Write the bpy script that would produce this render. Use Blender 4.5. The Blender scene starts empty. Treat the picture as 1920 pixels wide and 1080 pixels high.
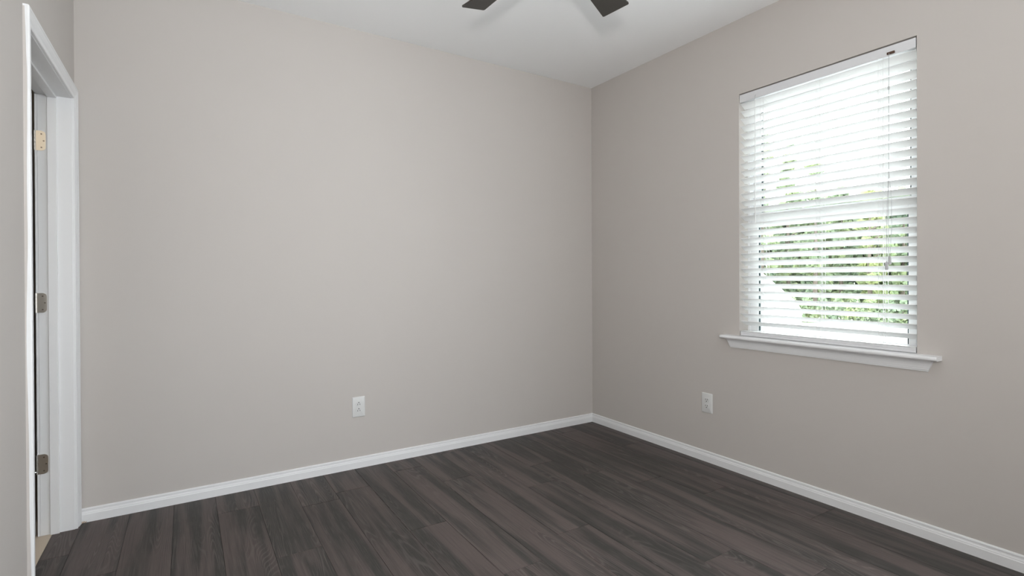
import bpy, bmesh, math, random
from mathutils import Vector, Matrix

random.seed(7)
C = bpy.context.scene.collection
SC = bpy.context.scene

# ------------------------------------------------------------------ camera
# room: back-right corner at the origin, back wall y = 0, right wall x = 0, floor z = 0
F_PX, YAW, PITCH, ROLL, SHIFT_PX = 972.39, 0.5619, -0.0046, -0.0042, -15.76
CAM = Vector((-2.8334, -3.2642, 1.1898))
fw = Vector((math.sin(YAW) * math.cos(PITCH), math.cos(YAW) * math.cos(PITCH), math.sin(PITCH)))
rt = Vector((math.cos(YAW), -math.sin(YAW), 0))
up = rt.cross(fw)
rt2 = rt * math.cos(ROLL) + up * math.sin(ROLL)
up2 = -rt * math.sin(ROLL) + up * math.cos(ROLL)
cam = bpy.data.cameras.new('camera')
cam.sensor_fit = 'HORIZONTAL'
cam.sensor_width = 36.0
cam.lens = 36.0 * F_PX / 1920.0
cam.shift_y = SHIFT_PX / 1920.0
cam.clip_start = 0.02
cam.clip_end = 300
co = bpy.data.objects.new('camera', cam)
C.objects.link(co)
m = Matrix((rt2, up2, -fw)).transposed().to_4x4()
m.translation = CAM
co.matrix_world = m
SC.camera = co

# ------------------------------------------------------------------ view, sky, lights
SC.view_settings.view_transform = 'Standard'
SC.view_settings.look = 'None'
SC.view_settings.exposure = -0.08
SC.view_settings.gamma = 1.0
SC.view_settings.use_curve_mapping = False

world = bpy.data.worlds.new('overcast_sky')
SC.world = world
world.use_nodes = True
bg = world.node_tree.nodes['Background']
bg.inputs['Color'].default_value = (0.93, 0.97, 1.0, 1)
bg.inputs['Strength'].default_value = 8.5


def lamp(name, kind, loc, energy, col, size=0.1, size_y=None, aim=None):
    l = bpy.data.lights.new(name, kind)
    l.energy = energy
    l.color = col
    if kind == 'AREA':
        l.shape = 'RECTANGLE' if size_y else 'DISK'
        l.size = size
        if size_y:
            l.size_y = size_y
    else:
        l.shadow_soft_size = size
    o = bpy.data.objects.new(name, l)
    C.objects.link(o)
    o.location = loc
    if aim is not None:
        o.rotation_euler = (Vector(aim) - Vector(loc)).to_track_quat('-Z', 'Y').to_euler()
    return o


# added fill light in an invented side window (added rear window: sky alone)
lamp('side_fill', 'AREA', (0.05, -3.21, 1.50), 27.0, (0.79, 0.905, 1.0), 0.60, 1.20, aim=(-3.0, -3.21, 1.50))
# photographer's flash beside the camera
fl = lamp('camera_flash', 'AREA', (-2.93, -3.45, 1.49), 22.0, (1.0, 0.985, 0.96), 0.09, aim=(-1.25, -1.65, 2.60))
fl.data.spread = math.radians(150)
# ceiling lamp of the hall beyond the doorway
lamp('hall_lamp', 'POINT', (-4.05, -2.9, 2.45), 11.0, (1.0, 0.86, 0.66), 0.22)

# ------------------------------------------------------------------ materials


def mat(name, col, rough=0.5, metal=0.0, spec=0.5, bump=None, mottling=0.0):
    ma = bpy.data.materials.new(name)
    ma.use_nodes = True
    nt = ma.node_tree
    b = nt.nodes['Principled BSDF']
    b.inputs['Base Color'].default_value = (*col, 1)
    b.inputs['Roughness'].default_value = rough
    b.inputs['Metallic'].default_value = metal
    b.inputs['Specular IOR Level'].default_value = spec
    tc = nt.nodes.new('ShaderNodeTexCoord')
    if bump:
        n = nt.nodes.new('ShaderNodeTexNoise')
        n.inputs['Scale'].default_value = bump[0]
        n.inputs['Detail'].default_value = 2
        nt.links.new(tc.outputs['Object'], n.inputs['Vector'])
        bp = nt.nodes.new('ShaderNodeBump')
        bp.inputs['Strength'].default_value = bump[1]
        bp.inputs['Distance'].default_value = bump[2]
        nt.links.new(n.outputs['Fac'], bp.inputs['Height'])
        nt.links.new(bp.outputs['Normal'], b.inputs['Normal'])
    if mottling:
        n = nt.nodes.new('ShaderNodeTexNoise')
        n.inputs['Scale'].default_value = 3.0
        nt.links.new(tc.outputs['Object'], n.inputs['Vector'])
        r = nt.nodes.new('ShaderNodeValToRGB')
        r.color_ramp.elements[0].color = (*[c * (1 - mottling) for c in col], 1)
        r.color_ramp.elements[1].color = (*[min(1, c * (1 + mottling)) for c in col], 1)
        nt.links.new(n.outputs['Fac'], r.inputs['Fac'])
        nt.links.new(r.outputs['Color'], b.inputs['Base Color'])
    return ma


M_WALL = mat('greige_wall_paint', (0.545, 0.510, 0.481), 0.85, spec=0.25, bump=(160, 0.06, 0.002), mottling=0.012)
M_CEIL = mat('white_ceiling_paint', (0.90, 0.90, 0.90), 0.95, spec=0.1, bump=(120, 0.08, 0.002))
M_TRIM = mat('white_trim_paint', (0.795, 0.797, 0.802), 0.38, spec=0.45, bump=(40, 0.03, 0.002))
M_VINYL = mat('white_vinyl', (0.86, 0.87, 0.88), 0.35, spec=0.4, bump=(30, 0.02, 0.001))
M_SLAT = mat('white_blind_slat', (0.86, 0.865, 0.86), 0.42, spec=0.4, bump=(60, 0.02, 0.001))
M_RAIL = mat('painted_blind_rail', (0.69, 0.69, 0.705), 0.45, spec=0.4, bump=(60, 0.02, 0.001))
M_CORD = mat('white_cord', (0.80, 0.80, 0.79), 0.8, bump=(900, 0.2, 0.0005))
M_TASSEL = mat('grey_plastic', (0.50, 0.50, 0.51), 0.4, bump=(80, 0.02, 0.0005))
M_LOCK = mat('bronze_cord_lock', (0.10, 0.055, 0.035), 0.4, metal=0.6, bump=(100, 0.05, 0.0005))
M_PLATE = mat('white_outlet_plastic', (0.68, 0.68, 0.67), 0.35, bump=(60, 0.02, 0.0005))
M_SLOT = mat('dark_slot', (0.02, 0.02, 0.02), 0.8, bump=(60, 0.02, 0.0005))
M_NICKEL = mat('satin_nickel', (0.64, 0.61, 0.565), 0.30, metal=1.0)
M_SCREW = mat('dark_screw_metal', (0.25, 0.22, 0.19), 0.4, metal=1.0, bump=(300, 0.04, 0.0003))
M_GASKET = mat('dark_glazing_gasket', (0.04, 0.07, 0.075), 0.6, bump=(60, 0.02, 0.0005))
M_FAN = mat('espresso_fan_blade', (0.030, 0.026, 0.022), 0.42, bump=(45, 0.08, 0.001), mottling=0.15)
M_FANM = mat('dark_bronze_metal', (0.035, 0.030, 0.026), 0.35, metal=0.7, bump=(60, 0.02, 0.0005))
M_HALLF = mat('tan_hall_floor', (0.62, 0.52, 0.41), 0.6, bump=(60, 0.08, 0.001), mottling=0.05)
M_HALLW = mat('hall_wall_paint', (0.50, 0.47, 0.43), 0.9, bump=(120, 0.05, 0.002))
M_SUBFLOOR = mat('dark_joint', (0.014, 0.012, 0.011), 0.9, bump=(60, 0.05, 0.001))
M_CONC = mat('pale_concrete', (0.66, 0.66, 0.65), 0.9, bump=(5, 0.1, 0.01), mottling=0.04)
M_SIDING = mat('white_siding', (0.84, 0.85, 0.86), 0.7, bump=(2, 0.05, 0.01))
M_ROOF = mat('pale_roof', (0.62, 0.63, 0.64), 0.9, bump=(20, 0.2, 0.01), mottling=0.05)
M_HWIN = mat('house_window_glass', (0.35, 0.42, 0.45), 0.15, bump=(2, 0.01, 0.001))
M_BARK = mat('grey_bark', (0.11, 0.09, 0.07), 0.95, bump=(12, 0.4, 0.02))
M_GRIT = mat('splintered_wood', (0.55, 0.40, 0.27), 0.9, bump=(200, 0.2, 0.001))


def leaf_mat(name, c1, c2, c3):
    ma = bpy.data.materials.new(name)
    ma.use_nodes = True
    nt = ma.node_tree
    b = nt.nodes['Principled BSDF']
    b.inputs['Roughness'].default_value = 0.6
    b.inputs['Specular IOR Level'].default_value = 0.2
    oi = nt.nodes.new('ShaderNodeTexCoord')
    n = nt.nodes.new('ShaderNodeTexNoise')
    n.inputs['Scale'].default_value = 0.55
    n.inputs['Detail'].default_value = 6
    n.inputs['Roughness'].default_value = 0.75
    r = nt.nodes.new('ShaderNodeValToRGB')
    e = r.color_ramp.elements
    e[0].position, e[0].color = 0.34, (*c1, 1)
    e[1].position, e[1].color = 0.68, (*c3, 1)
    k = e.new(0.5)
    k.color = (*c2, 1)
    nt.links.new(oi.outputs['Object'], n.inputs['Vector'])
    nt.links.new(n.outputs['Fac'], r.inputs['Fac'])
    nt.links.new(r.outputs['Color'], b.inputs['Base Color'])
    tr = nt.nodes.new('ShaderNodeBsdfTranslucent')
    mx = nt.nodes.new('ShaderNodeMixShader')
    mx.inputs[0].default_value = 0.4
    out = nt.nodes['Material Output']
    nt.links.new(r.outputs['Color'], tr.inputs['Color'])
    nt.links.new(b.outputs[0], mx.inputs[1])
    nt.links.new(tr.outputs[0], mx.inputs[2])
    nt.links.new(mx.outputs[0], out.inputs[0])
    return ma


M_LEAF = leaf_mat('sage_green_leaves', (0.21, 0.28, 0.21), (0.30, 0.365, 0.235), (0.41, 0.455, 0.22))
M_LEAF2 = leaf_mat('yellow_green_leaves', (0.23, 0.31, 0.19), (0.34, 0.39, 0.20), (0.46, 0.475, 0.21))


def glass_mat():
    ma = bpy.data.materials.new('window_glass')
    ma.use_nodes = True
    nt = ma.node_tree
    nt.nodes.remove(nt.nodes['Principled BSDF'])
    t = nt.nodes.new('ShaderNodeBsdfTransparent')
    t.inputs['Color'].default_value = (0.96, 0.985, 0.975, 1)
    g = nt.nodes.new('ShaderNodeBsdfGlossy')
    g.inputs['Roughness'].default_value = 0.02
    fr = nt.nodes.new('ShaderNodeFresnel')
    fr.inputs['IOR'].default_value = 1.3
    mx = nt.nodes.new('ShaderNodeMixShader')
    nt.links.new(fr.outputs[0], mx.inputs[0])
    nt.links.new(t.outputs[0], mx.inputs[1])
    nt.links.new(g.outputs[0], mx.inputs[2])
    nt.links.new(mx.outputs[0], nt.nodes['Material Output'].inputs[0])
    return ma


M_GLASS = glass_mat()


def floor_mat():
    ma = bpy.data.materials.new('dark_oak_plank')
    ma.use_nodes = True
    nt = ma.node_tree
    N, L = nt.nodes, nt.links
    b = N['Principled BSDF']
    uv = N.new('ShaderNodeUVMap')
    uv.uv_map = 'UVMap'
    at = N.new('ShaderNodeVertexColor')
    at.layer_name = 'rnd'
    sep = N.new('ShaderNodeSeparateColor')
    L.new(at.outputs['Color'], sep.inputs[0])

    def mapping(sx, sy):
        mp = N.new('ShaderNodeMapping')
        mp.inputs['Scale'].default_value = (sx, sy, 1)
        L.new(uv.outputs[0], mp.inputs['Vector'])
        return mp

    def noise(sx, sy, detail=3, rough=0.55, dist=0.0):
        n = N.new('ShaderNodeTexNoise')
        n.inputs['Scale'].default_value = 1
        n.inputs['Detail'].default_value = detail
        n.inputs['Roughness'].default_value = rough
        n.inputs['Distortion'].default_value = dist
        L.new(mapping(sx, sy).outputs[0], n.inputs['Vector'])
        return n.outputs['Fac']

    def math_(op, a, b_=None):
        n = N.new('ShaderNodeMath')
        n.operation = op
        for i, v in enumerate((a, b_)):
            if v is None:
                continue
            if isinstance(v, (int, float)):
                n.inputs[i].default_value = v
            else:
                L.new(v, n.inputs[i])
        return n.outputs[0]

    def ramp(fac, p0, p1, c0=(0, 0, 0), c1=(1, 1, 1)):
        r = N.new('ShaderNodeValToRGB')
        r.color_ramp.elements[0].position = p0
        r.color_ramp.elements[1].position = p1
        r.color_ramp.elements[0].color = (*c0, 1)
        r.color_ramp.elements[1].color = (*c1, 1)
        L.new(fac, r.inputs[0])
        return r.outputs[0]

    def mix(fac, a, b_, mode='MIX'):
        n = N.new('ShaderNodeMix')
        n.data_type = 'RGBA'
        n.blend_type = mode
        if isinstance(fac, (int, float)):
            n.inputs[0].default_value = fac
        else:
            L.new(fac, n.inputs[0])
        for i, v in ((6, a), (7, b_)):
            if isinstance(v, tuple):
                n.inputs[i].default_value = (*v, 1)
            else:
                L.new(v, n.inputs[i])
        return n.outputs[2]

    band = noise(14, 0.9, 3, 0.5, 0.35)                 # broad streaks along the plank
    bandf = ramp(band, 0.43, 0.57)
    base = mix(bandf, (0.0480, 0.0450, 0.0415), (0.108, 0.0850, 0.0800))
    # growth-ring contours: lines of equal height of a smooth stretched noise
    cont = noise(10, 0.85, 1.2, 0.4, 0.3)
    rings = math_('SINE', math_('MULTIPLY', cont, 190.0))
    ringf = ramp(rings, 0.35, 0.95)
    patch = ramp(noise(7, 1.6, 1), 0.46, 0.62)
    ringm = math_('MULTIPLY', ringf, patch)
    c = mix(math_('MULTIPLY', ringm, 0.38), base, (0.165, 0.142, 0.134))
    ringd = math_('MULTIPLY', ramp(rings, 0.05, 0.6, (1, 1, 1), (0, 0, 0)), patch)
    c = mix(math_('MULTIPLY', ringd, 0.22), c, (0.035, 0.030, 0.028))
    # fine pores
    fine = noise(420, 7, 3, 0.6)
    c = mix(math_('MULTIPLY', ramp(fine, 0.52, 0.66), 0.50), c, (0.150, 0.128, 0.120))
    c = mix(math_('MULTIPLY', ramp(noise(150, 2.4, 2, 0.6), 0.52, 0.70), 0.42), c, (0.036, 0.031, 0.029))
    # plank-to-plank tone
    tone = N.new('ShaderNodeMapRange')
    tone.inputs[3].default_value = 0.92
    tone.inputs[4].default_value = 1.06
    L.new(sep.outputs[0], tone.inputs[0])
    comb = N.new('ShaderNodeCombineColor')
    for i in range(3):
        L.new(tone.outputs[0], comb.inputs[i])
    c = mix(1.0, c, comb.outputs[0], 'MULTIPLY')
    L.new(c, b.inputs['Base Color'])
    b.inputs['Specular IOR Level'].default_value = 0.22
    rr = N.new('ShaderNodeMapRange')
    rr.inputs[3].default_value = 0.42
    rr.inputs[4].default_value = 0.58
    L.new(fine, rr.inputs[0])
    L.new(rr.outputs[0], b.inputs['Roughness'])
    bp = N.new('ShaderNodeBump')
    bp.inputs['Strength'].default_value = 0.12
    bp.inputs['Distance'].default_value = 0.0008
    L.new(math_('ADD', fine, math_('MULTIPLY', ringm, 0.6)), bp.inputs['Height'])
    L.new(bp.outputs[0], b.inputs['Normal'])
    return ma


M_FLOOR = floor_mat()

# ------------------------------------------------------------------ helpers


class MB:
    def __init__(self):
        self.bm = bmesh.new()
        self.mats = []

    def box(self, x0, x1, y0, y1, z0, z1, bev=0.0, seg=2):
        g = bmesh.ops.create_cube(self.bm, size=1.0)
        vs = g['verts']
        for v in vs:
            v.co = Vector(((x0 + x1) / 2 + v.co.x * (x1 - x0), (y0 + y1) / 2 + v.co.y * (y1 - y0),
                           (z0 + z1) / 2 + v.co.z * (z1 - z0)))
        if bev:
            ed = list({e for v in vs for e in v.link_edges})
            bmesh.ops.bevel(self.bm, geom=ed, offset=bev, segments=seg, profile=0.5, affect='EDGES')
        return self

    def loft(self, rings, close=True, caps=True):
        rows = [[self.bm.verts.new(p) for p in r] for r in rings]
        n = len(rows[0])
        for a, b in zip(rows, rows[1:]):
            for i in range(n if close else n - 1):
                j = (i + 1) % n
                self.bm.faces.new((a[i], a[j], b[j], b[i]))
        if caps and close:
            self.bm.faces.new(rows[0][::-1])
            self.bm.faces.new(rows[-1])
        return self

    def tube(self, pts, r, n=8):
        pts = [Vector(p) for p in pts]
        rings = []
        for i, p in enumerate(pts):
            t = (pts[min(i + 1, len(pts) - 1)] - pts[max(i - 1, 0)]).normalized()
            a = t.orthogonal().normalized()
            if i:
                a = (pa - t * pa.dot(t)).normalized()
            pa = a
            bb = t.cross(a)
            rr = r[i] if isinstance(r, (list, tuple)) else r
            rings.append([p + a * rr * math.cos(2 * math.pi * k / n) + bb * rr * math.sin(2 * math.pi * k / n) for k in range(n)])
        return self.loft(rings)

    def lathe(self, prof, cx, cy, n=32):
        rings = [[(cx + r * math.cos(2 * math.pi * k / n), cy + r * math.sin(2 * math.pi * k / n), z) for k in range(n)] for r, z in prof]
        return self.loft(rings)

    def build(self, name, material, parent=None, smooth=False):
        bmesh.ops.recalc_face_normals(self.bm, faces=self.bm.faces)
        me = bpy.data.meshes.new(name)
        self.bm.to_mesh(me)
        self.bm.free()
        me.materials.append(material)
        if smooth:
            for p in me.polygons:
                p.use_smooth = True
            try:
                me.set_sharp_from_angle(angle=math.radians(35))
            except Exception:
                pass
        o = bpy.data.objects.new(name, me)
        C.objects.link(o)
        if parent:
            o.parent = parent
            o.matrix_parent_inverse = Matrix.Translation(parent.location).inverted()
        return o


def structure(o, label=None):
    o['kind'] = 'structure'
    if label:
        o['label'] = label
    return o


def thing(name, label, cat, loc=(0, 0, 0), group=None):
    o = bpy.data.objects.new(name, None)
    o.empty_display_size = 0.1
    C.objects.link(o)
    o.location = loc
    o['label'] = label
    o['category'] = cat
    if group:
        o['group'] = group
    return o


# ------------------------------------------------------------------ room shell
H = 2.74
W = 3.285            # left wall face at x = -W
YR = -3.62           # rear wall face
LT = 0.123           # left wall thickness
RT = 0.16            # right wall thickness
DY0, DY1 = -0.885, -0.073   # door opening
DZ = 2.045
WY0, WY1 = -2.243, -1.343   # window opening
WZ0, WZ1 = 0.812, 2.2875

b = MB()
b.box(-W - LT, RT, 0, 0.12, 0, H)
structure(b.build('wall_back', M_WALL), 'greige back wall with the low outlet, facing the camera')

b = MB()
b.box(0, RT, -2.86, WY0, 0, H).box(0, RT, YR, -3.56, 0, H).box(0, RT, -3.56, -2.86, 0, 0.85).box(0, RT, -3.56, -2.86, 2.15, H).box(0, RT, WY1, 0, 0, H).box(0, RT, WY0, WY1, 0, WZ0).box(0, RT, WY0, WY1, WZ1, H)  # includes an opening for the added side window
structure(b.build('wall_right', M_WALL), 'greige right wall holding the window')

b = MB()
XL = -W - LT
b.box(XL, -W, YR, DY0 - 0.012, 0, H).box(XL, -W, DY1 + 0.012, 0, 0, H).box(XL, -W, DY0 - 0.012, DY1 + 0.012, DZ + 0.012, H)
structure(b.build('wall_left', M_WALL), 'pale left wall with the doorway at the photo edge')

# rear wall with an added window opening, widened to admit sky light (behind the photographer)
b = MB()
RX0, RX1, RZ0, RZ1 = -3.15, -1.75, 0.62, 2.05
b.box(XL, RX0, YR - 0.12, YR, 0, H).box(RX1, RT, YR - 0.12, YR, 0, H)
b.box(RX0, RX1, YR - 0.12, YR, 0, RZ0).box(RX0, RX1, YR - 0.12, YR, RZ1, H)
structure(b.build('wall_rear', M_WALL), 'wall behind the photographer')
w2 = MB()  # frame of the added rear window, there for its sky light
for x0, x1, z0, z1 in ((RX0, RX0 + .05, RZ0, RZ1), (RX1 - .05, RX1, RZ0, RZ1), (-2.415, -2.385, RZ0 + .05, RZ1 - .05),
                       (RX0 + .05, RX1 - .05, RZ0, RZ0 + .05), (RX0 + .05, RX1 - .05, RZ1 - .05, RZ1)):
    w2.box(x0, x1, YR - .12, YR - .08, z0, z1, 0.003)
structure(w2.build('added_window_2', M_VINYL), 'white frame of the added, unseen window behind the photographer')
w3 = MB()  # frame of the added side window that carries the fill light
for y0, y1, z0, z1 in ((-3.56, -3.52, 0.85, 2.15), (-2.90, -2.86, 0.85, 2.15), (-3.52, -2.90, 0.85, 0.89), (-3.52, -2.90, 2.11, 2.15)):
    w3.box(0.10, 0.15, y0, y1, z0, z1, 0.003)
structure(w3.build('added_window_3', M_VINYL), 'white frame of an added, unseen window in the right wall, out of the photo')

b = MB()
b.box(XL, RT, YR - 0.12, 0.12, H, H + 0.1)
structure(b.build('ceiling', M_CEIL), 'white ceiling')


def make_floor():
    bm = bmesh.new()
    uvl = bm.loops.layers.uv.new('UVMap')
    col = bm.loops.layers.float_color.new('rnd')
    x_start, pw, PL, g = -3.079, 0.1882, 1.30, 0.0008
    joints = {2: -0.261, 3: -0.868, 4: -0.406, 5: -1.62, 6: -0.949, 7: -0.19, 8: -0.496, 9: -1.35, 10: -0.83, 11: -0.565,
              12: -0.8625, 13: -1.125, 14: -1.4275, 15: -1.897, 16: -0.6, 0: -0.9, 1: -1.15, -1: -0.62, -2: -0.35}
    XMIN, XMAX = -3.367, 0.0
    rnd = random.Random(3)
    # dark layer seen only in the joints
    vs = [bm.verts.new(p) for p in ((XMIN, YR, -0.0022), (XMAX, YR, -0.0022), (XMAX, 0, -0.0022), (XMIN, 0, -0.0022))]
    f = bm.faces.new(vs)
    f.material_index = 1
    k = -2
    while True:
        xa = x_start + pw * k
        xb = xa + pw
        if xa > XMAX:
            break
        j = joints.get(k, -rnd.random() * PL)
        y_top = j
        while y_top < 0:
            y_top += PL
        segs = []
        y1 = y_top
        while y1 > YR:
            segs.append((y1 - PL, y1))
            y1 -= PL
        for (ya, yb) in segs:
            X0, X1 = max(xa, XMIN) + g, min(xb, XMAX) - g
            Y0, Y1 = max(ya, YR) + g, min(yb, 0.0) - g
            if X1 - X0 < 0.004 or Y1 - Y0 < 0.004:
                continue
            r = (rnd.random(), rnd.random(), rnd.random(), 1)
            ou, ov = rnd.random() * 40, rnd.random() * 40
            e = 0.0014
            zt, zb = 0.0, -0.0008
            top = [bm.verts.new(p) for p in ((X0 + e, Y0 + e, zt), (X1 - e, Y0 + e, zt), (X1 - e, Y1 - e, zt), (X0 + e, Y1 - e, zt))]
            mid = [bm.verts.new(p) for p in ((X0, Y0, zb), (X1, Y0, zb), (X1, Y1, zb), (X0, Y1, zb))]
            low = [bm.verts.new((v.co.x, v.co.y, -0.0022)) for v in mid]
            faces = [bm.faces.new(top)]
            for i in range(4):
                q = (i + 1) % 4
                faces.append(bm.faces.new((mid[i], mid[q], top[q], top[i])))
                faces.append(bm.faces.new((low[i], low[q], mid[q], mid[i])))
            for fc in faces:
                for lp in fc.loops:
                    lp[uvl].uv = (lp.vert.co.x - xa + ou, lp.vert.co.y - ya + ov)
                    lp[col] = r
        k += 1
    bmesh.ops.recalc_face_normals(bm, faces=bm.faces)
    # slab below
    g_ = bmesh.ops.create_cube(bm, size=1.0)
    for v in g_['verts']:
        v.co = Vector(((XMIN + RT) / 2 + v.co.x * (RT - XMIN), (YR - 0.12 + 0.12) / 2 + v.co.y * (0.24 - YR), -0.0625 + v.co.z * 0.12))
    for fc in {f for v in g_['verts'] for f in v.link_faces}:
        fc.material_index = 1
    me = bpy.data.meshes.new('floor')
    bm.to_mesh(me)
    bm.free()
    me.materials.append(M_FLOOR)
    me.materials.append(M_SUBFLOOR)
    o = bpy.data.objects.new('floor', me)
    C.objects.link(o)
    return o


structure(make_floor(), 'dark brown wood plank floor')

# baseboards: profile (out from wall, height)
BB = [(0, 0), (0.0125, 0), (0.0125, 0.0385), (0.0112, 0.0405), (0.0104, 0.0435), (0.0104, 0.0465), (0.0088, 0.0485),
      (0.0076, 0.0520), (0.0072, 0.0570), (0.0082, 0.0590), (0.0078, 0.0635), (0.0055, 0.0668), (0, 0.0678)]
b = MB()
b.loft([[(-W, -t, z) for t, z in BB], [(-t, -t, z) for t, z in BB]])
structure(b.build('baseboard_back', M_TRIM), 'white baseboard along the back wall')
b = MB()
b.loft([[(-t, -t, z) for t, z in BB], [(-t, YR, z) for t, z in BB]])
structure(b.build('baseboard_right', M_TRIM), 'white baseboard along the right wall under the window')
b = MB()
b.loft([[(-W + t, -0.945, z) for t, z in BB], [(-W + t, YR, z) for t, z in BB]])
structure(b.build('baseboard_left', M_TRIM), 'white baseboard along the left wall')

# ------------------------------------------------------------------ doorway: casing, jamb, door, hall
CP = [(0, 0), (0, 0.0085), (0.002, 0.0102), (0.010, 0.0108), (0.013, 0.0095), (0.017, 0.0100), (0.024, 0.0130), (0.036, 0.0150),
      (0.044, 0.0155), (0.047, 0.0172), (0.052, 0.0178), (0.0555, 0.0165), (0.057, 0.0135), (0.057, 0)]
yf, yn, zt = DY1 + 0.003, DY0 - 0.003, DZ + 0.003
b = MB()
b.loft([[(-W + t, yf + u, 0.0) for u, t in CP], [(-W + t, yf + u, zt + u) for u, t in CP],
        [(-W + t, yn - u, zt + u) for u, t in CP], [(-W + t, yn - u, 0.0) for u, t in CP]])
casing = structure(b.build('trim_1', M_TRIM), 'white moulded casing around the doorway at left')
# wall paint lapped over the edge of the near casing leg: a wavy bead of caulk
b = MB()
rr = random.Random(11)
yo = yn - 0.057
n = 60
prof = []
for i in range(n + 1):
    z = 0.02 + (zt + 0.05 - 0.02) * i / n
    wv = 0.0068 + 0.0026 * math.sin(z * 4.3 + 0.6) + 0.0012 * math.sin(z * 11.0) + rr.uniform(-0.0004, 0.0004)
    prof.append((z, max(0.0015, wv)))
rings = [[(-W, yo - 0.0012, z), (-W + wv, yo - 0.0006, z), (-W + wv, yo + 0.0002, z), (-W, yo + 0.0002, z)] for z, wv in prof]
b.loft(rings)
o = b.build('caulk_bead', M_WALL, casing)
o['label'] = 'wavy wall-coloured caulk line on the casing edge'

# jamb lining with stop
b = MB()
XJ0, XJ1 = -W - LT, -W
b.box(XJ0, XJ1, DY1, DY1 + 0.0115, 0, DZ)
b.box(XJ0 - 0.0095, XJ0 - 0.0008, DY1 + 0.0008, DY1 + 0.0115, 0, DZ)
b.box(XJ0, XJ1, DY0 - 0.0115, DY0, 0, DZ)
b.box(XJ0, XJ1, DY0 - 0.0115, DY1 + 0.0115, DZ, DZ + 0.0115)
for x0, x1 in ((-3.3725, -3.3385),):
    b.box(x0, x1, DY1 - 0.011, DY1, 0, DZ - 0.011, 0.0012, 1)
    b.box(x0, x1, DY0, DY0 + 0.011, 0, DZ - 0.011, 0.0012, 1)
    b.box(x0, x1, DY0, DY1, DZ - 0.011, DZ, 0.0012, 1)
structure(b.build('trim_2', M_TRIM), 'white door jamb and stop inside the doorway')

# hall side casing
b = MB()
xh = -W - LT
b.loft([[(xh - t, yf + u + 0.010, 0.0) for u, t in CP], [(xh - t, yf + u + 0.010, zt + u) for u, t in CP],
        [(xh - t, yn - u, zt + u) for u, t in CP], [(xh - t, yn - u, 0.0) for u, t in CP]])
structure(b.build('trim_3', M_TRIM), 'white casing on the hall side of the doorway')

# door leaf, swung open into the hall
door = thing('door_1', 'white door swung open into the hall behind the left doorway', 'door', (-3.4165, -0.070, 0))
door['kind'] = 'structure'
del door['category']
b = MB()
dx1, dx0 = -3.4250, -4.2250
dyb, dyf = -0.0760, -0.1110
b.box(dx0, dx1, dyf + 0.006, dyb - 0.006, 0.012, DZ - 0.003)
for y0, y1 in ((dyf, dyf + 0.006), (dyb - 0.006, dyb)):
    for x0, x1, z0, z1 in ((dx0, dx0 + .11, 0.012, DZ - .003), (dx1 - .11, dx1, 0.012, DZ - .003), (dx0 + .11, dx1 - .11, 0.012, 0.25),
                           (dx0 + .11, dx1 - .11, 0.80, 0.98), (dx0 + .11, dx1 - .11, DZ - .13, DZ - .003)):
        b.box(x0, x1, y0, y1, z0, z1)
    ym0, ym1 = (y0 + 0.002, y1) if y0 == dyf else (y0, y1 - 0.002)
    for z0, z1 in ((0.30, 0.75), (1.03, 1.87)):
        b.box(dx0 + .16, dx1 - .16, ym0, ym1, z0, z1, 0.0015, 1)
b.build('door_leaf', M_TRIM, door)


def hinge(zc, label):
    """jamb leaf with rounded corners, three screws and a five-knuckle barrel"""
    hh, x_in, x_out, r = 0.0455, -3.3785, -3.4125, 0.016
    y = DY1 - 0.0018
    pts = [(x_out, -hh), (x_in - r, -hh)]
    pts += [(x_in - r + r * math.sin(a), -hh + r - r * math.cos(a)) for a in [math.pi / 2 * i / 6 for i in range(1, 7)]]
    pts += [(x_in - r + r * math.cos(a), hh - r + r * math.sin(a)) for a in [math.pi / 2 * i / 6 for i in range(0, 7)]]
    pts += [(x_out, hh)]
    mb = MB()
    mb.loft([[(x, y, zc + z) for x, z in pts], [(x, y + 0.0018, zc + z) for x, z in pts]])
    leaf = mb.build('hinge_leaf', M_NICKEL, door)
    leaf['label'] = label
    mb = MB()
    kn = 2 * hh / 5
    for i in range(5):
        z0 = zc - hh + i * kn + 0.0006
        mb.tube([(-3.4165, -0.0745, z0), (-3.4165, -0.0745, z0 + kn - 0.0012)], 0.0040, 12)
    mb.build('hinge_barrel', M_NICKEL, leaf, smooth=True)
    for dx, dz in ((-3.3935, 0.031), (-3.3855, 0.0), (-3.3935, -0.031)):
        mb = MB()
        mb.tube([(dx, y - 0.0008, zc + dz), (dx, y + 0.001, zc + dz)], 0.0034, 12)
        mb.build('screw', M_SCREW, leaf)
    return leaf


hinge(1.830, 'upper hinge leaf catching warm light')
hinge(1.080, 'middle satin nickel hinge leaf')
hinge(0.333, 'lower satin nickel hinge leaf')

# splintered bit where the baseboard meets the casing
b = MB()
for i in range(7):
    a = Vector((-W + 0.014 + rr.uniform(0, 0.022), -0.0135 - rr.uniform(0, 0.004), 0.0015))
    d = Vector((rr.uniform(-0.006, 0.008), rr.uniform(-0.006, 0.002), rr.uniform(0.003, 0.014)))
    b.tube([a, a + d * 0.5, a + d], [0.0016, 0.0014, 0.0005], 5)
o = b.build('wood_splinters', M_GRIT)
o['label'] = 'small ragged wood splinters at the baseboard end beside the door casing'
o['category'] = 'splinters'
o['kind'] = 'stuff'

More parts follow.
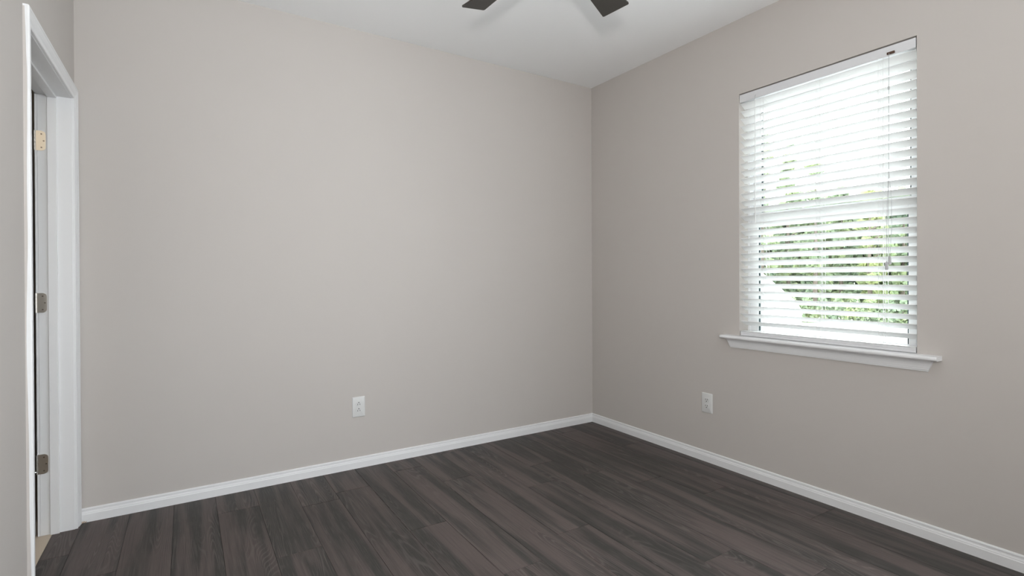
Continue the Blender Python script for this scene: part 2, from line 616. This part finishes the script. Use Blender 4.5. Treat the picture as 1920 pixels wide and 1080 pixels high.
# hall beyond the doorway
b = MB()
b.box(-4.95, -3.367, -4.6, 1.0, -0.12, -0.001)
structure(b.build('floor_hall', M_HALLF), 'tan floor of the hall seen through the doorway')
b = MB()
b.box(-5.05, -4.95, -4.6, 1.0, 0, 2.6).box(-5.05, XL, 1.0, 1.1, 0, 2.6).box(-5.05, XL, -4.7, -4.6, 0, 2.6)
b.box(XL - 0.02, XL, 0.125, 1.0, 0, 2.6).box(XL - 0.02, XL, -4.6, YR - 0.13, 0, 2.6)
structure(b.build('wall_hall', M_HALLW), 'hall wall beyond the doorway')
b = MB()
b.box(-5.05, XL, -4.7, 1.1, 2.6, 2.7)
structure(b.build('ceiling_hall', M_CEIL), 'hall ceiling beyond the doorway')

# ------------------------------------------------------------------ window 1
win = thing('window_1', 'white vinyl window behind the blinds in the right wall', 'window', (0.085, (WY0 + WY1) / 2, WZ0))
win['kind'] = 'structure'
del win['category']
X0, X1 = 0.085, 0.155
jw = 0.016
b = MB()
b.box(X0, X1, WY0, WY0 + jw, 0.832, WZ1, 0.001, 1).box(X0, X1, WY1 - jw, WY1, 0.832, WZ1, 0.001, 1)
b.box(X0, X1, WY0 + jw, WY1 - jw, WZ1 - 0.03, WZ1).box(X0, X1, WY0 + jw, WY1 - jw, 0.822, 0.834)
b.build('window_frame', M_VINYL, win)
gy0, gy1 = WY0 + 0.066, WY1 - 0.066


def sash(name, xa, xb, z0, z1, rail0, rail1):
    a0, a1 = WY0 + jw + 0.002, WY1 - jw - 0.002
    mb = MB()
    mb.box(xa, xb, a0, gy0, z0, z1, 0.002, 1).box(xa, xb, gy1, a1, z0, z1, 0.002, 1)
    mb.box(xa, xb, gy0, gy1, z0, z0 + rail0, 0.002, 1).box(xa, xb, gy0, gy1, z1 - rail1, z1, 0.002, 1)
    s = mb.build(name, M_VINYL, win)
    mb = MB()
    xm = (xa + xb) / 2
    e = 0.007
    for y0, y1, zz0, zz1 in ((gy0, gy0 + e, z0 + rail0, z1 - rail1), (gy1 - e, gy1, z0 + rail0, z1 - rail1)):
        mb.box(xm - 0.006, xm + 0.006, y0, y1, zz0, zz1)
    mb.build('glazing_gasket', M_GASKET, s)
    mb = MB()
    mb.box(xm - 0.002, xm + 0.002, gy0, gy1, z0 + rail0, z1 - rail1)
    mb.build('pane', M_GLASS, s)
    return s


sash('lower_sash', 0.088, 0.115, 0.835, 1.560, 0.026, 0.048)
sash('upper_sash', 0.119, 0.146, 1.530, WZ1 - 0.031, 0.045, 0.045)

# sill: stool with bullnose, and cove apron below
b = MB()
pr = [(0.085, 0.832), (-0.052, 0.832), (-0.057, 0.8305), (-0.0605, 0.827), (-0.0615, 0.822), (-0.0605, 0.817), (-0.057, 0.8135), (-0.052, 0.812), (0.085, 0.812)]
b.loft([[(x, WY0 + 0.0, z) for x, z in pr], [(x, WY1 - 0.0, z) for x, z in pr]])
SY0, SY1 = -2.336, -1.248
pe = [(0.0, 0.832)] + pr[1:-1] + [(0.0, 0.812)]
b.loft([[(x, SY0, z) for x, z in pe], [(x, WY0, z) for x, z in pe]])
b.loft([[(x, WY1, z) for x, z in pe], [(x, SY1, z) for x, z in pe]])
sill = structure(b.build('trim_4', M_TRIM), 'white window sill ledge under the blinds')
ap = [(0.0, 0.812), (0.040, 0.812), (0.040, 0.809), (0.030, 0.8055), (0.0215, 0.7995), (0.0165, 0.7915), (0.0145, 0.7820), (0.0140, 0.773),
      (0.0128, 0.772), (0.0120, 0.764), (0.0095, 0.762), (0.0090, 0.7565), (0.0, 0.7565)]


def ap_ring(y, s):
    return [(-t, y + s * (0.035 * (z - 0.7565) / 0.0555), z) for t, z in ap]


b = MB()
b.loft([ap_ring(-2.288, -0.6), ap_ring(-1.286, 0.6)])
b.build('apron', M_TRIM, sill)

# ------------------------------------------------------------------ blind
blind = thing('window_blind', 'white horizontal slat blind hanging in the window recess', 'blind', (0.024, (WY0 + WY1) / 2, 0.834))
BY0, BY1 = WY0 + 0.004, WY1 - 0.008
b = MB()
b.box(0.002, 0.046, BY0 + 0.001, BY1 + 0.005, 2.2345, 2.2808, 0.0015, 2)
b.build('headrail', M_RAIL, blind)
TILT = math.radians(31)
ct, st = math.cos(TILT), math.sin(TILT)


def slat_mesh():
    me_rings = []
    prof_t, prof_b = [], []
    ns = 8
    for i in range(ns + 1):
        u = -0.025 + 0.05 * i / ns
        crown = 0.0016 * (1 - (u / 0.025) ** 2)
        prof_t.append((u, crown + 0.0014))
        prof_b.append((u, crown - 0.0014))
    ring = prof_t + prof_b[::-1]
    mb = MB()
    # inner edge (towards the room, u < 0) high, outer edge low
    f = lambda u, w: (u * ct + w * st, -u * st + w * ct)
    ring = [f(u, w) for u, w in ring]
    mb.loft([[(x, BY0, z) for x, z in ring], [(x, BY1, z) for x, z in ring]])
    return mb


xc = 0.0245
slat0 = None
for k in range(30):
    zc = 0.9205 + 0.04497 * k - 0.025 * st
    if slat0 is None:
        slat0 = slat_mesh().build('slat', M_SLAT)
        s = slat0
    else:
        s = slat0.copy()
        C.objects.link(s)
    s.parent = blind
    s.matrix_parent_inverse = Matrix.Translation(blind.location).inverted()
    s.location = (xc, 0, zc)
# lowest slat lying flat on the bottom rail
b = MB()
b.box(-0.0005, 0.0495, BY0, BY1, 0.8585, 0.8612, 0.0012, 1)
b.build('slat', M_SLAT, blind)
b = MB()
b.box(-0.0005, 0.0495, BY0, BY1, 0.8335, 0.8455, 0.002, 2).box(0.0012, 0.0478, BY0, BY1, 0.8455, 0.8475).box(-0.0005, 0.0495, BY0, BY1, 0.8475, 0.8575, 0.0015, 2)
b.build('bottom_rail', M_RAIL, blind)

for y in (-1.492, -1.806, -2.098):
    b = MB()
    xf, xb = -0.0022, 0.0512
    for dy in (-0.010, 0.010):
        b.tube([(xf, y + dy, 0.856), (xf, y + dy, 2.236)], 0.0006, 6)
        b.tube([(xb, y + dy, 0.856), (xb, y + dy, 2.236)], 0.0009, 6)
    for k in range(30):
        zi = 0.9205 + 0.04497 * k
        for dy in (-0.010, 0.010):
            b.tube([(xf, y + dy, zi - 0.004), (xb, y + dy, zi - 0.05 * st - 0.006)], 0.0006, 5)
    b.build('ladder_cord', M_CORD, blind)
    b = MB()
    b.tube([(xc + 0.0195, y, 0.858), (xc + 0.0195, y, 2.236)], 0.0011, 6)
    b.build('lift_cord', M_CORD, blind)

# tilt wand on the left
b = MB()
b.tube([(-0.0005, -1.452, 2.252), (-0.006, -1.452, 2.246), (-0.007, -1.452, 2.236), (-0.006, -1.452, 2.226)], 0.0022, 8)
b.build('wand_hook', M_TASSEL, blind)
b = MB()
b.tube([(-0.006, -1.452, 2.232), (-0.006, -1.452, 1.53), (-0.006, -1.452, 1.50)], [0.0018, 0.0022, 0.0028], 8)
b.build('tilt_wand', M_SLAT, blind)

# cord lock, pull cords and tassels on the right
b = MB()
b.box(-0.0045, 0.004, -2.156, -2.124, 2.2395, 2.2505, 0.001, 1)
b.build('cord_lock', M_LOCK, blind)
b = MB()
yc = -2.134
b.tube([(-0.005, yc, 2.245), (-0.007, yc, 2.09), (-0.007, yc, 1.69), (-0.007, yc + 0.003, 1.45), (-0.007, yc + 0.001, 1.272)], 0.0010, 6)
b.tube([(-0.007, yc, 1.69), (-0.007, yc - 0.010, 1.56), (-0.007, yc - 0.012, 1.42), (-0.007, yc - 0.004, 1.28)], 0.0008, 6)
b.tube([(-0.007, yc, 1.69), (-0.007, yc + 0.007, 1.53), (-0.007, yc + 0.010, 1.38), (-0.007, yc + 0.008, 1.252)], 0.0008, 6)
b.build('pull_cord', M_TASSEL, blind)
b = MB()
b.lathe([(0.0008, 2.092), (0.0034, 2.088), (0.0042, 2.080), (0.0034, 2.073), (0.0008, 2.069)], -0.007, yc, 12)
b.build('cord_bead', M_TASSEL, blind, smooth=True)
for ty, tz in ((yc - 0.004, 1.283), (yc + 0.009, 1.258)):
    b = MB()
    b.lathe([(0.0015, tz), (0.0045, tz - 0.003), (0.0058, tz - 0.012), (0.0066, tz - 0.034), (0.0060, tz - 0.040), (0.0020, tz - 0.041)], -0.008, ty, 14)
    b.build('tassel', M_TASSEL, blind, smooth=True)

# ------------------------------------------------------------------ outlets


def outlet(label, origin, right, out, ground_up):
    """duplex receptacle on a wall: origin = centre on the wall face"""
    t = thing('wall_outlet', label, 'outlet', origin, 'duplex outlets low on the walls')
    R, O, U = Vector(right), Vector(out), Vector((0, 0, 1))
    Og = Vector(origin)
    P = lambda a, z, d: Og + R * a + U * z + O * d
    mb = MB()
    w, h, rad = 0.040, 0.063, 0.004

    def rr_ring(w_, h_, r_, d):
        pts = []
        for cx, cz, a0 in ((w_ - r_, h_ - r_, 0), (-w_ + r_, h_ - r_, 90), (-w_ + r_, -h_ + r_, 180), (w_ - r_, -h_ + r_, 270)):
            for i in range(5):
                a = math.radians(a0 + 90 * i / 4)
                pts.append(P(cx + r_ * math.cos(a), cz + r_ * math.sin(a), d))
        return pts
    mb.loft([rr_ring(w, h, rad, 0), rr_ring(w, h, rad, 0.0028), rr_ring(w - .0015, h - .0015, rad, 0.0046), rr_ring(w - .005, h - .005, rad, 0.0062)])
    mb.build('cover_plate', M_PLATE, t, smooth=True)
    for s in (1, -1):
        zc = 0.0195 * s
        mb = MB()

        def face(rad_, d):
            pts = []
            for i in range(28):
                a = 2 * math.pi * i / 28
                x, z = rad_ * math.cos(a), rad_ * math.sin(a)
                z = max(-rad_ * 0.80, min(rad_ * 0.80, z))
                pts.append(P(x, zc + z, d))
            return pts
        mb.loft([face(0.0172, 0.0060), face(0.0172, 0.0078), face(0.0164, 0.0086)])
        rc = mb.build('receptacle', M_PLATE, t)
        mb = MB()
        gs = 1 if ground_up else -1
        for x, hh in ((-0.0066 * gs, 0.0052), (0.0066 * gs, 0.0044)):
            z0 = zc - 0.0035 * gs
            ring = lambda d: [P(x - 0.0015, z0 - hh, d), P(x + 0.0015, z0 - hh, d), P(x + 0.0015, z0 + hh, d), P(x - 0.0015, z0 + hh, d)]
            mb.loft([ring(0.0084), ring(0.0089)])
        z0 = zc + 0.0082 * gs
        rg = lambda d: [P(0.0032 * math.cos(2 * math.pi * i / 12), z0 + 0.0032 * math.sin(2 * math.pi * i / 12), d) for i in range(12)]
        mb.loft([rg(0.0084), rg(0.0089)])
        mb.build('socket_slots', M_SLOT, rc)
    mb = MB()
    rg = lambda d, r_: [P(r_ * math.cos(2 * math.pi * i / 14), r_ * math.sin(2 * math.pi * i / 14), d) for i in range(14)]
    mb.loft([rg(0.0058, 0.0032), rg(0.0068, 0.0030), rg(0.0072, 0.0018)])
    mb.build('screw', M_PLATE, t)
    return t


outlet('white duplex wall outlet on the back wall left of the corner', (-1.9200, 0.0, 0.3820), (1, 0, 0), (0, -1, 0), True)
outlet('white duplex wall outlet on the right wall below the window', (0.0, -1.1135, 0.3768), (0, -1, 0), (-1, 0, 0), False)

# ------------------------------------------------------------------ ceiling fan
FX, FY, FZ = -1.630, -1.681, 2.450
fan = thing('ceiling_fan', 'dark five-blade ceiling fan hanging at the top of the photo', 'ceiling fan', (FX, FY, H))
b = MB()
b.lathe([(0.0, H), (0.068, H), (0.066, H - 0.02), (0.052, H - 0.05), (0.020, H - 0.065), (0.0, H - 0.065)][1:-1] and
        [(0.001, H), (0.068, H), (0.066, H - 0.02), (0.052, H - 0.05), (0.020, H - 0.065), (0.001, H - 0.065)], FX, FY)
b.build('canopy', M_FANM, fan, smooth=True)
b = MB()
b.tube([(FX, FY, H - 0.06), (FX, FY, 2.545)], 0.0125, 16)
b.build('downrod', M_FANM, fan, smooth=True)
b = MB()
b.lathe([(0.001, 2.555), (0.030, 2.553), (0.075, 2.540), (0.105, 2.515), (0.112, 2.490), (0.112, 2.465), (0.098, 2.448), (0.070, 2.440), (0.066, 2.405),
         (0.055, 2.388), (0.001, 2.384)], FX, FY)
b.build('motor_housing', M_FANM, fan, smooth=True)
hub = Vector((FX, FY, FZ))
blade_mesh = iron_mesh = None
for k in range(5):
    a = 1.67 - k * 2 * math.pi / 5
    if blade_mesh is None:
        ph = -0.209
        mb = MB()
        # outline along local +x, width along local y, pitched about x
        R_, cr = 0.576, 0.008
        out = [(0.150, -0.030), (0.185, -0.0335), (R_ - cr, -0.066), (R_ - 0.002, -0.064), (R_, -0.059)]
        # local s (left of d) = +y
        edge = [(0.150, 0.030), (0.185, 0.0335), (R_ - cr - 0.004, 0.066), (R_ - 0.006, 0.064), (R_ - 0.004, 0.059)]
        poly = out + edge[::-1]
        th = 0.003

        def tr(x, y, z):
            return (x, y * math.cos(ph) - z * math.sin(ph), y * math.sin(ph) + z * math.cos(ph))
        mb.loft([[tr(x, y, -th) for x, y in poly], [tr(x, y, th) for x, y in poly]])
        bo = mb.build('blade', M_FAN)
        blade_mesh = bo.data
        mb = MB()
        mb.box(0.095, 0.150, -0.013, 0.013, 0.004, 0.010, 0.002, 1)
        pl = [(0.140, -0.026), (0.205, -0.030), (0.225, -0.012), (0.225, 0.012), (0.205, 0.030), (0.140, 0.026)]
        mb.loft([[tr(x, y, 0.0032) for x, y in pl], [tr(x, y, 0.0072) for x, y in pl]])
        io = mb.build('blade_iron', M_FANM)
        iron_mesh = io.data
    else:
        bo = bpy.data.objects.new('blade', blade_mesh)
        C.objects.link(bo)
        io = bpy.data.objects.new('blade_iron', iron_mesh)
        C.objects.link(io)
    bo.parent = fan
    bo.location = hub - Vector(fan.location)
    bo.rotation_euler = (0, 0, a)
    io.parent = bo

# ------------------------------------------------------------------ outside
GZ = -3.0
b = MB()
b.box(0.6, 130, -60, 90, GZ - 0.2, GZ)
structure(b.build('ground_outside', M_CONC), 'bright pale pavement outside')

# neighbour house, gable end towards the window
E = Vector((15.0, 6.471, 0))
dv = Vector((0.878, 0.479, 0))
dv.rotate(Matrix.Rotation(math.radians(2.0), 3, 'Z'))
lv = Vector((-dv.y, dv.x, 0))
house = thing('house', 'white gabled neighbour house seen low at the left through the blinds', 'house', tuple(E + lv * 3.5 + Vector((0, 0, GZ))))
half, rise = 3.5, 3.5 * 0.94
ez = -0.10


def HP(l, d, z):
    return E + lv * l + dv * d + Vector((0, 0, z))


b = MB()
sec = [(0.0, GZ), (0.0, ez), (half, ez + rise), (2 * half, ez), (2 * half, GZ)]
b.loft([[HP(l, 0, z) for l, z in sec], [HP(l, 8, z) for l, z in sec]])
b.build('house_walls', M_SIDING, house)
b = MB()
for sgn in (1, -1):
    l0 = 0.0 - 0.02 if sgn == 1 else 2 * half + 0.02
    rs = [(l0, ez - 0.02), (half, ez + rise + 0.0), (half, ez + rise + 0.14), (l0, ez + 0.10)]
    b.loft([[HP(l, -0.15, z) for l, z in rs], [HP(l, 8.15, z) for l, z in rs]])
b.build('roof', M_ROOF, house)
for l0, l1 in ((1.10, 1.62), (1.72, 1.86)):
    b = MB()
    b.loft([[HP(l0, -0.03, -1.25), HP(l1, -0.03, -1.25), HP(l1, -0.03, -0.18), HP(l0, -0.03, -0.18)],
            [HP(l0, 0.02, -1.25), HP(l1, 0.02, -1.25), HP(l1, 0.02, -0.18), HP(l0, 0.02, -0.18)]])
    b.build('window', M_HWIN, house)


def tree(label, x, y, h, r, seed, material, n=2600, group=None, sparse=0.0):
    rn = random.Random(seed)
    t = thing('tree', label, 'tree', (x, y, GZ), group)
    mb = MB()
    pts = [(x, y, GZ), (x + rn.uniform(-.2, .2), y + rn.uniform(-.2, .2), GZ + h * 0.35), (x + rn.uniform(-.4, .4), y + rn.uniform(-.4, .4), GZ + h * 0.85)]
    mb.tube(pts, [0.24, 0.18, 0.05], 8)
    for i in range(7):
        z = GZ + h * rn.uniform(.3, .75)
        a = rn.uniform(0, 6.28)
        L = r * rn.uniform(.5, .85)
        mb.tube([(x, y, z), (x + L * .5 * math.cos(a), y + L * .5 * math.sin(a), z + L * .35), (x + L * math.cos(a), y + L * math.sin(a), z + L * .6)], [0.09, 0.06, 0.02], 6)
    mb.build('trunk', M_BARK, t)
    bm = bmesh.new()
    blobs = []
    for i in range(26):
        f = rn.uniform(0.10, 0.97)
        rad = r * (0.55 + 0.45 * math.sin(math.pi * min(1, f * 0.95 + 0.1))) * (1 - 0.55 * max(0, f - 0.6) / 0.4)
        a = rn.uniform(0, 6.28)
        q = rad * math.sqrt(rn.random())
        blobs.append((Vector((x + q * math.cos(a), y + q * math.sin(a), GZ + h * f)), rn.uniform(.8, 1.5) * r * 0.36, f))
    for i in range(n):
        c, br, f = blobs[rn.randrange(len(blobs))]
        if sparse and f > 0.55 and rn.random() < sparse:
            continue
        v = Vector((rn.gauss(0, 1), rn.gauss(0, 1), rn.gauss(0, .8))).normalized() * br * rn.random() ** 0.4
        p = c + v
        s = rn.uniform(.16, .34)
        q1 = Vector((rn.gauss(0, 1), rn.gauss(0, 1), rn.gauss(0, 1))).normalized()
        q2 = q1.orthogonal().normalized()
        q2.rotate(Matrix.Rotation(rn.uniform(0, 6.28), 3, q1))
        q3 = q1.cross(q2) * 0.65
        vs = [bm.verts.new(p + q2 * s), bm.verts.new(p + q3 * s), bm.verts.new(p - q2 * s), bm.verts.new(p - q3 * s)]
        bm.faces.new(vs)
    me = bpy.data.meshes.new('foliage')
    bm.to_mesh(me)
    bm.free()
    me.materials.append(material)
    o = bpy.data.objects.new('foliage', me)
    C.objects.link(o)
    o.parent = t
    o.matrix_parent_inverse = Matrix.Translation(t.location).inverted()
    return t


def along(deg, dist):
    """ground position at a compass angle (from the +y axis towards +x) and distance from the camera"""
    a = math.radians(deg)
    return CAM.x + dist * math.sin(a), CAM.y + dist * math.cos(a)


G = 'woodland trees beyond the pavement'
LBL = 'leafy green woodland tree behind the right half of the blinds'
LBR = 'farther green woodland tree standing behind the front row of the woods'
specs = [(53.4, 57, 14.5, 1.42, M_LEAF, 'leftmost tree of the woods, mostly hidden by the window edge', 0.3),
         (57.9, 57, 18.6, 1.42, M_LEAF, 'tall pale green tree behind the left side of the blinds', 0.15),
         (62.4, 57, 15.4, 1.42, M_LEAF, 'green tree rising beyond the white house roof edge', 0.3),
         (66.9, 57, 12.2, 1.42, M_LEAF2, 'yellow-green tree behind the right half of the blinds', 0.3),
         (71.4, 57, 11.8, 1.42, M_LEAF2, 'yellow-green tree at the right edge of the woods', 0.3),
         (55.7, 62.6, 16.0, 1.45, M_LEAF, LBR, 0.4), (60.2, 62.6, 18.6, 1.45, M_LEAF, LBR, 0.2), (64.6, 62.6, 13.4, 1.45, M_LEAF, LBR, 0.4),
         (69.1, 62.6, 12.8, 1.45, M_LEAF, LBR, 0.4)]
for i, (deg, dist, h, r, ma, lab, sp) in enumerate(specs):
    x, y = along(deg, dist)
    tree(lab, x, y, h, r, 40 + i, ma, 4200, G, sp)

# undergrowth filling the wood's edge below the crowns
rn = random.Random(5)
bm = bmesh.new()
for i in range(44000):
    deg = rn.uniform(50, 80)
    if i % 5 == 0:                       # low bushes along the pavement edge
        dist = 53.4 + 0.9 * rn.random()
        top = 2.0 + 0.5 * math.sin(deg * 5.0)
        s = rn.uniform(.12, .26)
    else:                                # thicket behind the trees
        dist = 66.8 + 5 * rn.random()
        top = 12.6 + 0.8 * math.sin(deg * 2.1) + 0.5 * math.sin(deg * 5.3)
        s = rn.uniform(.26, .50)
    x, y = along(deg, dist)
    z = GZ + top * rn.random() ** 0.85
    q1 = Vector((rn.gauss(0, 1), rn.gauss(0, 1), rn.gauss(0, 1))).normalized()
    q2 = q1.orthogonal().normalized()
    q3 = q1.cross(q2) * 0.7
    p = Vector((x, y, z))
    bm.faces.new([bm.verts.new(p + q2 * s), bm.verts.new(p + q3 * s), bm.verts.new(p - q2 * s), bm.verts.new(p - q3 * s)])
me = bpy.data.meshes.new('undergrowth')
bm.to_mesh(me)
bm.free()
me.materials.append(M_LEAF)
o = bpy.data.objects.new('undergrowth', me)
C.objects.link(o)
o['label'] = 'green leafy undergrowth along the edge of the woods outside'
o['category'] = 'undergrowth'
o['kind'] = 'stuff'
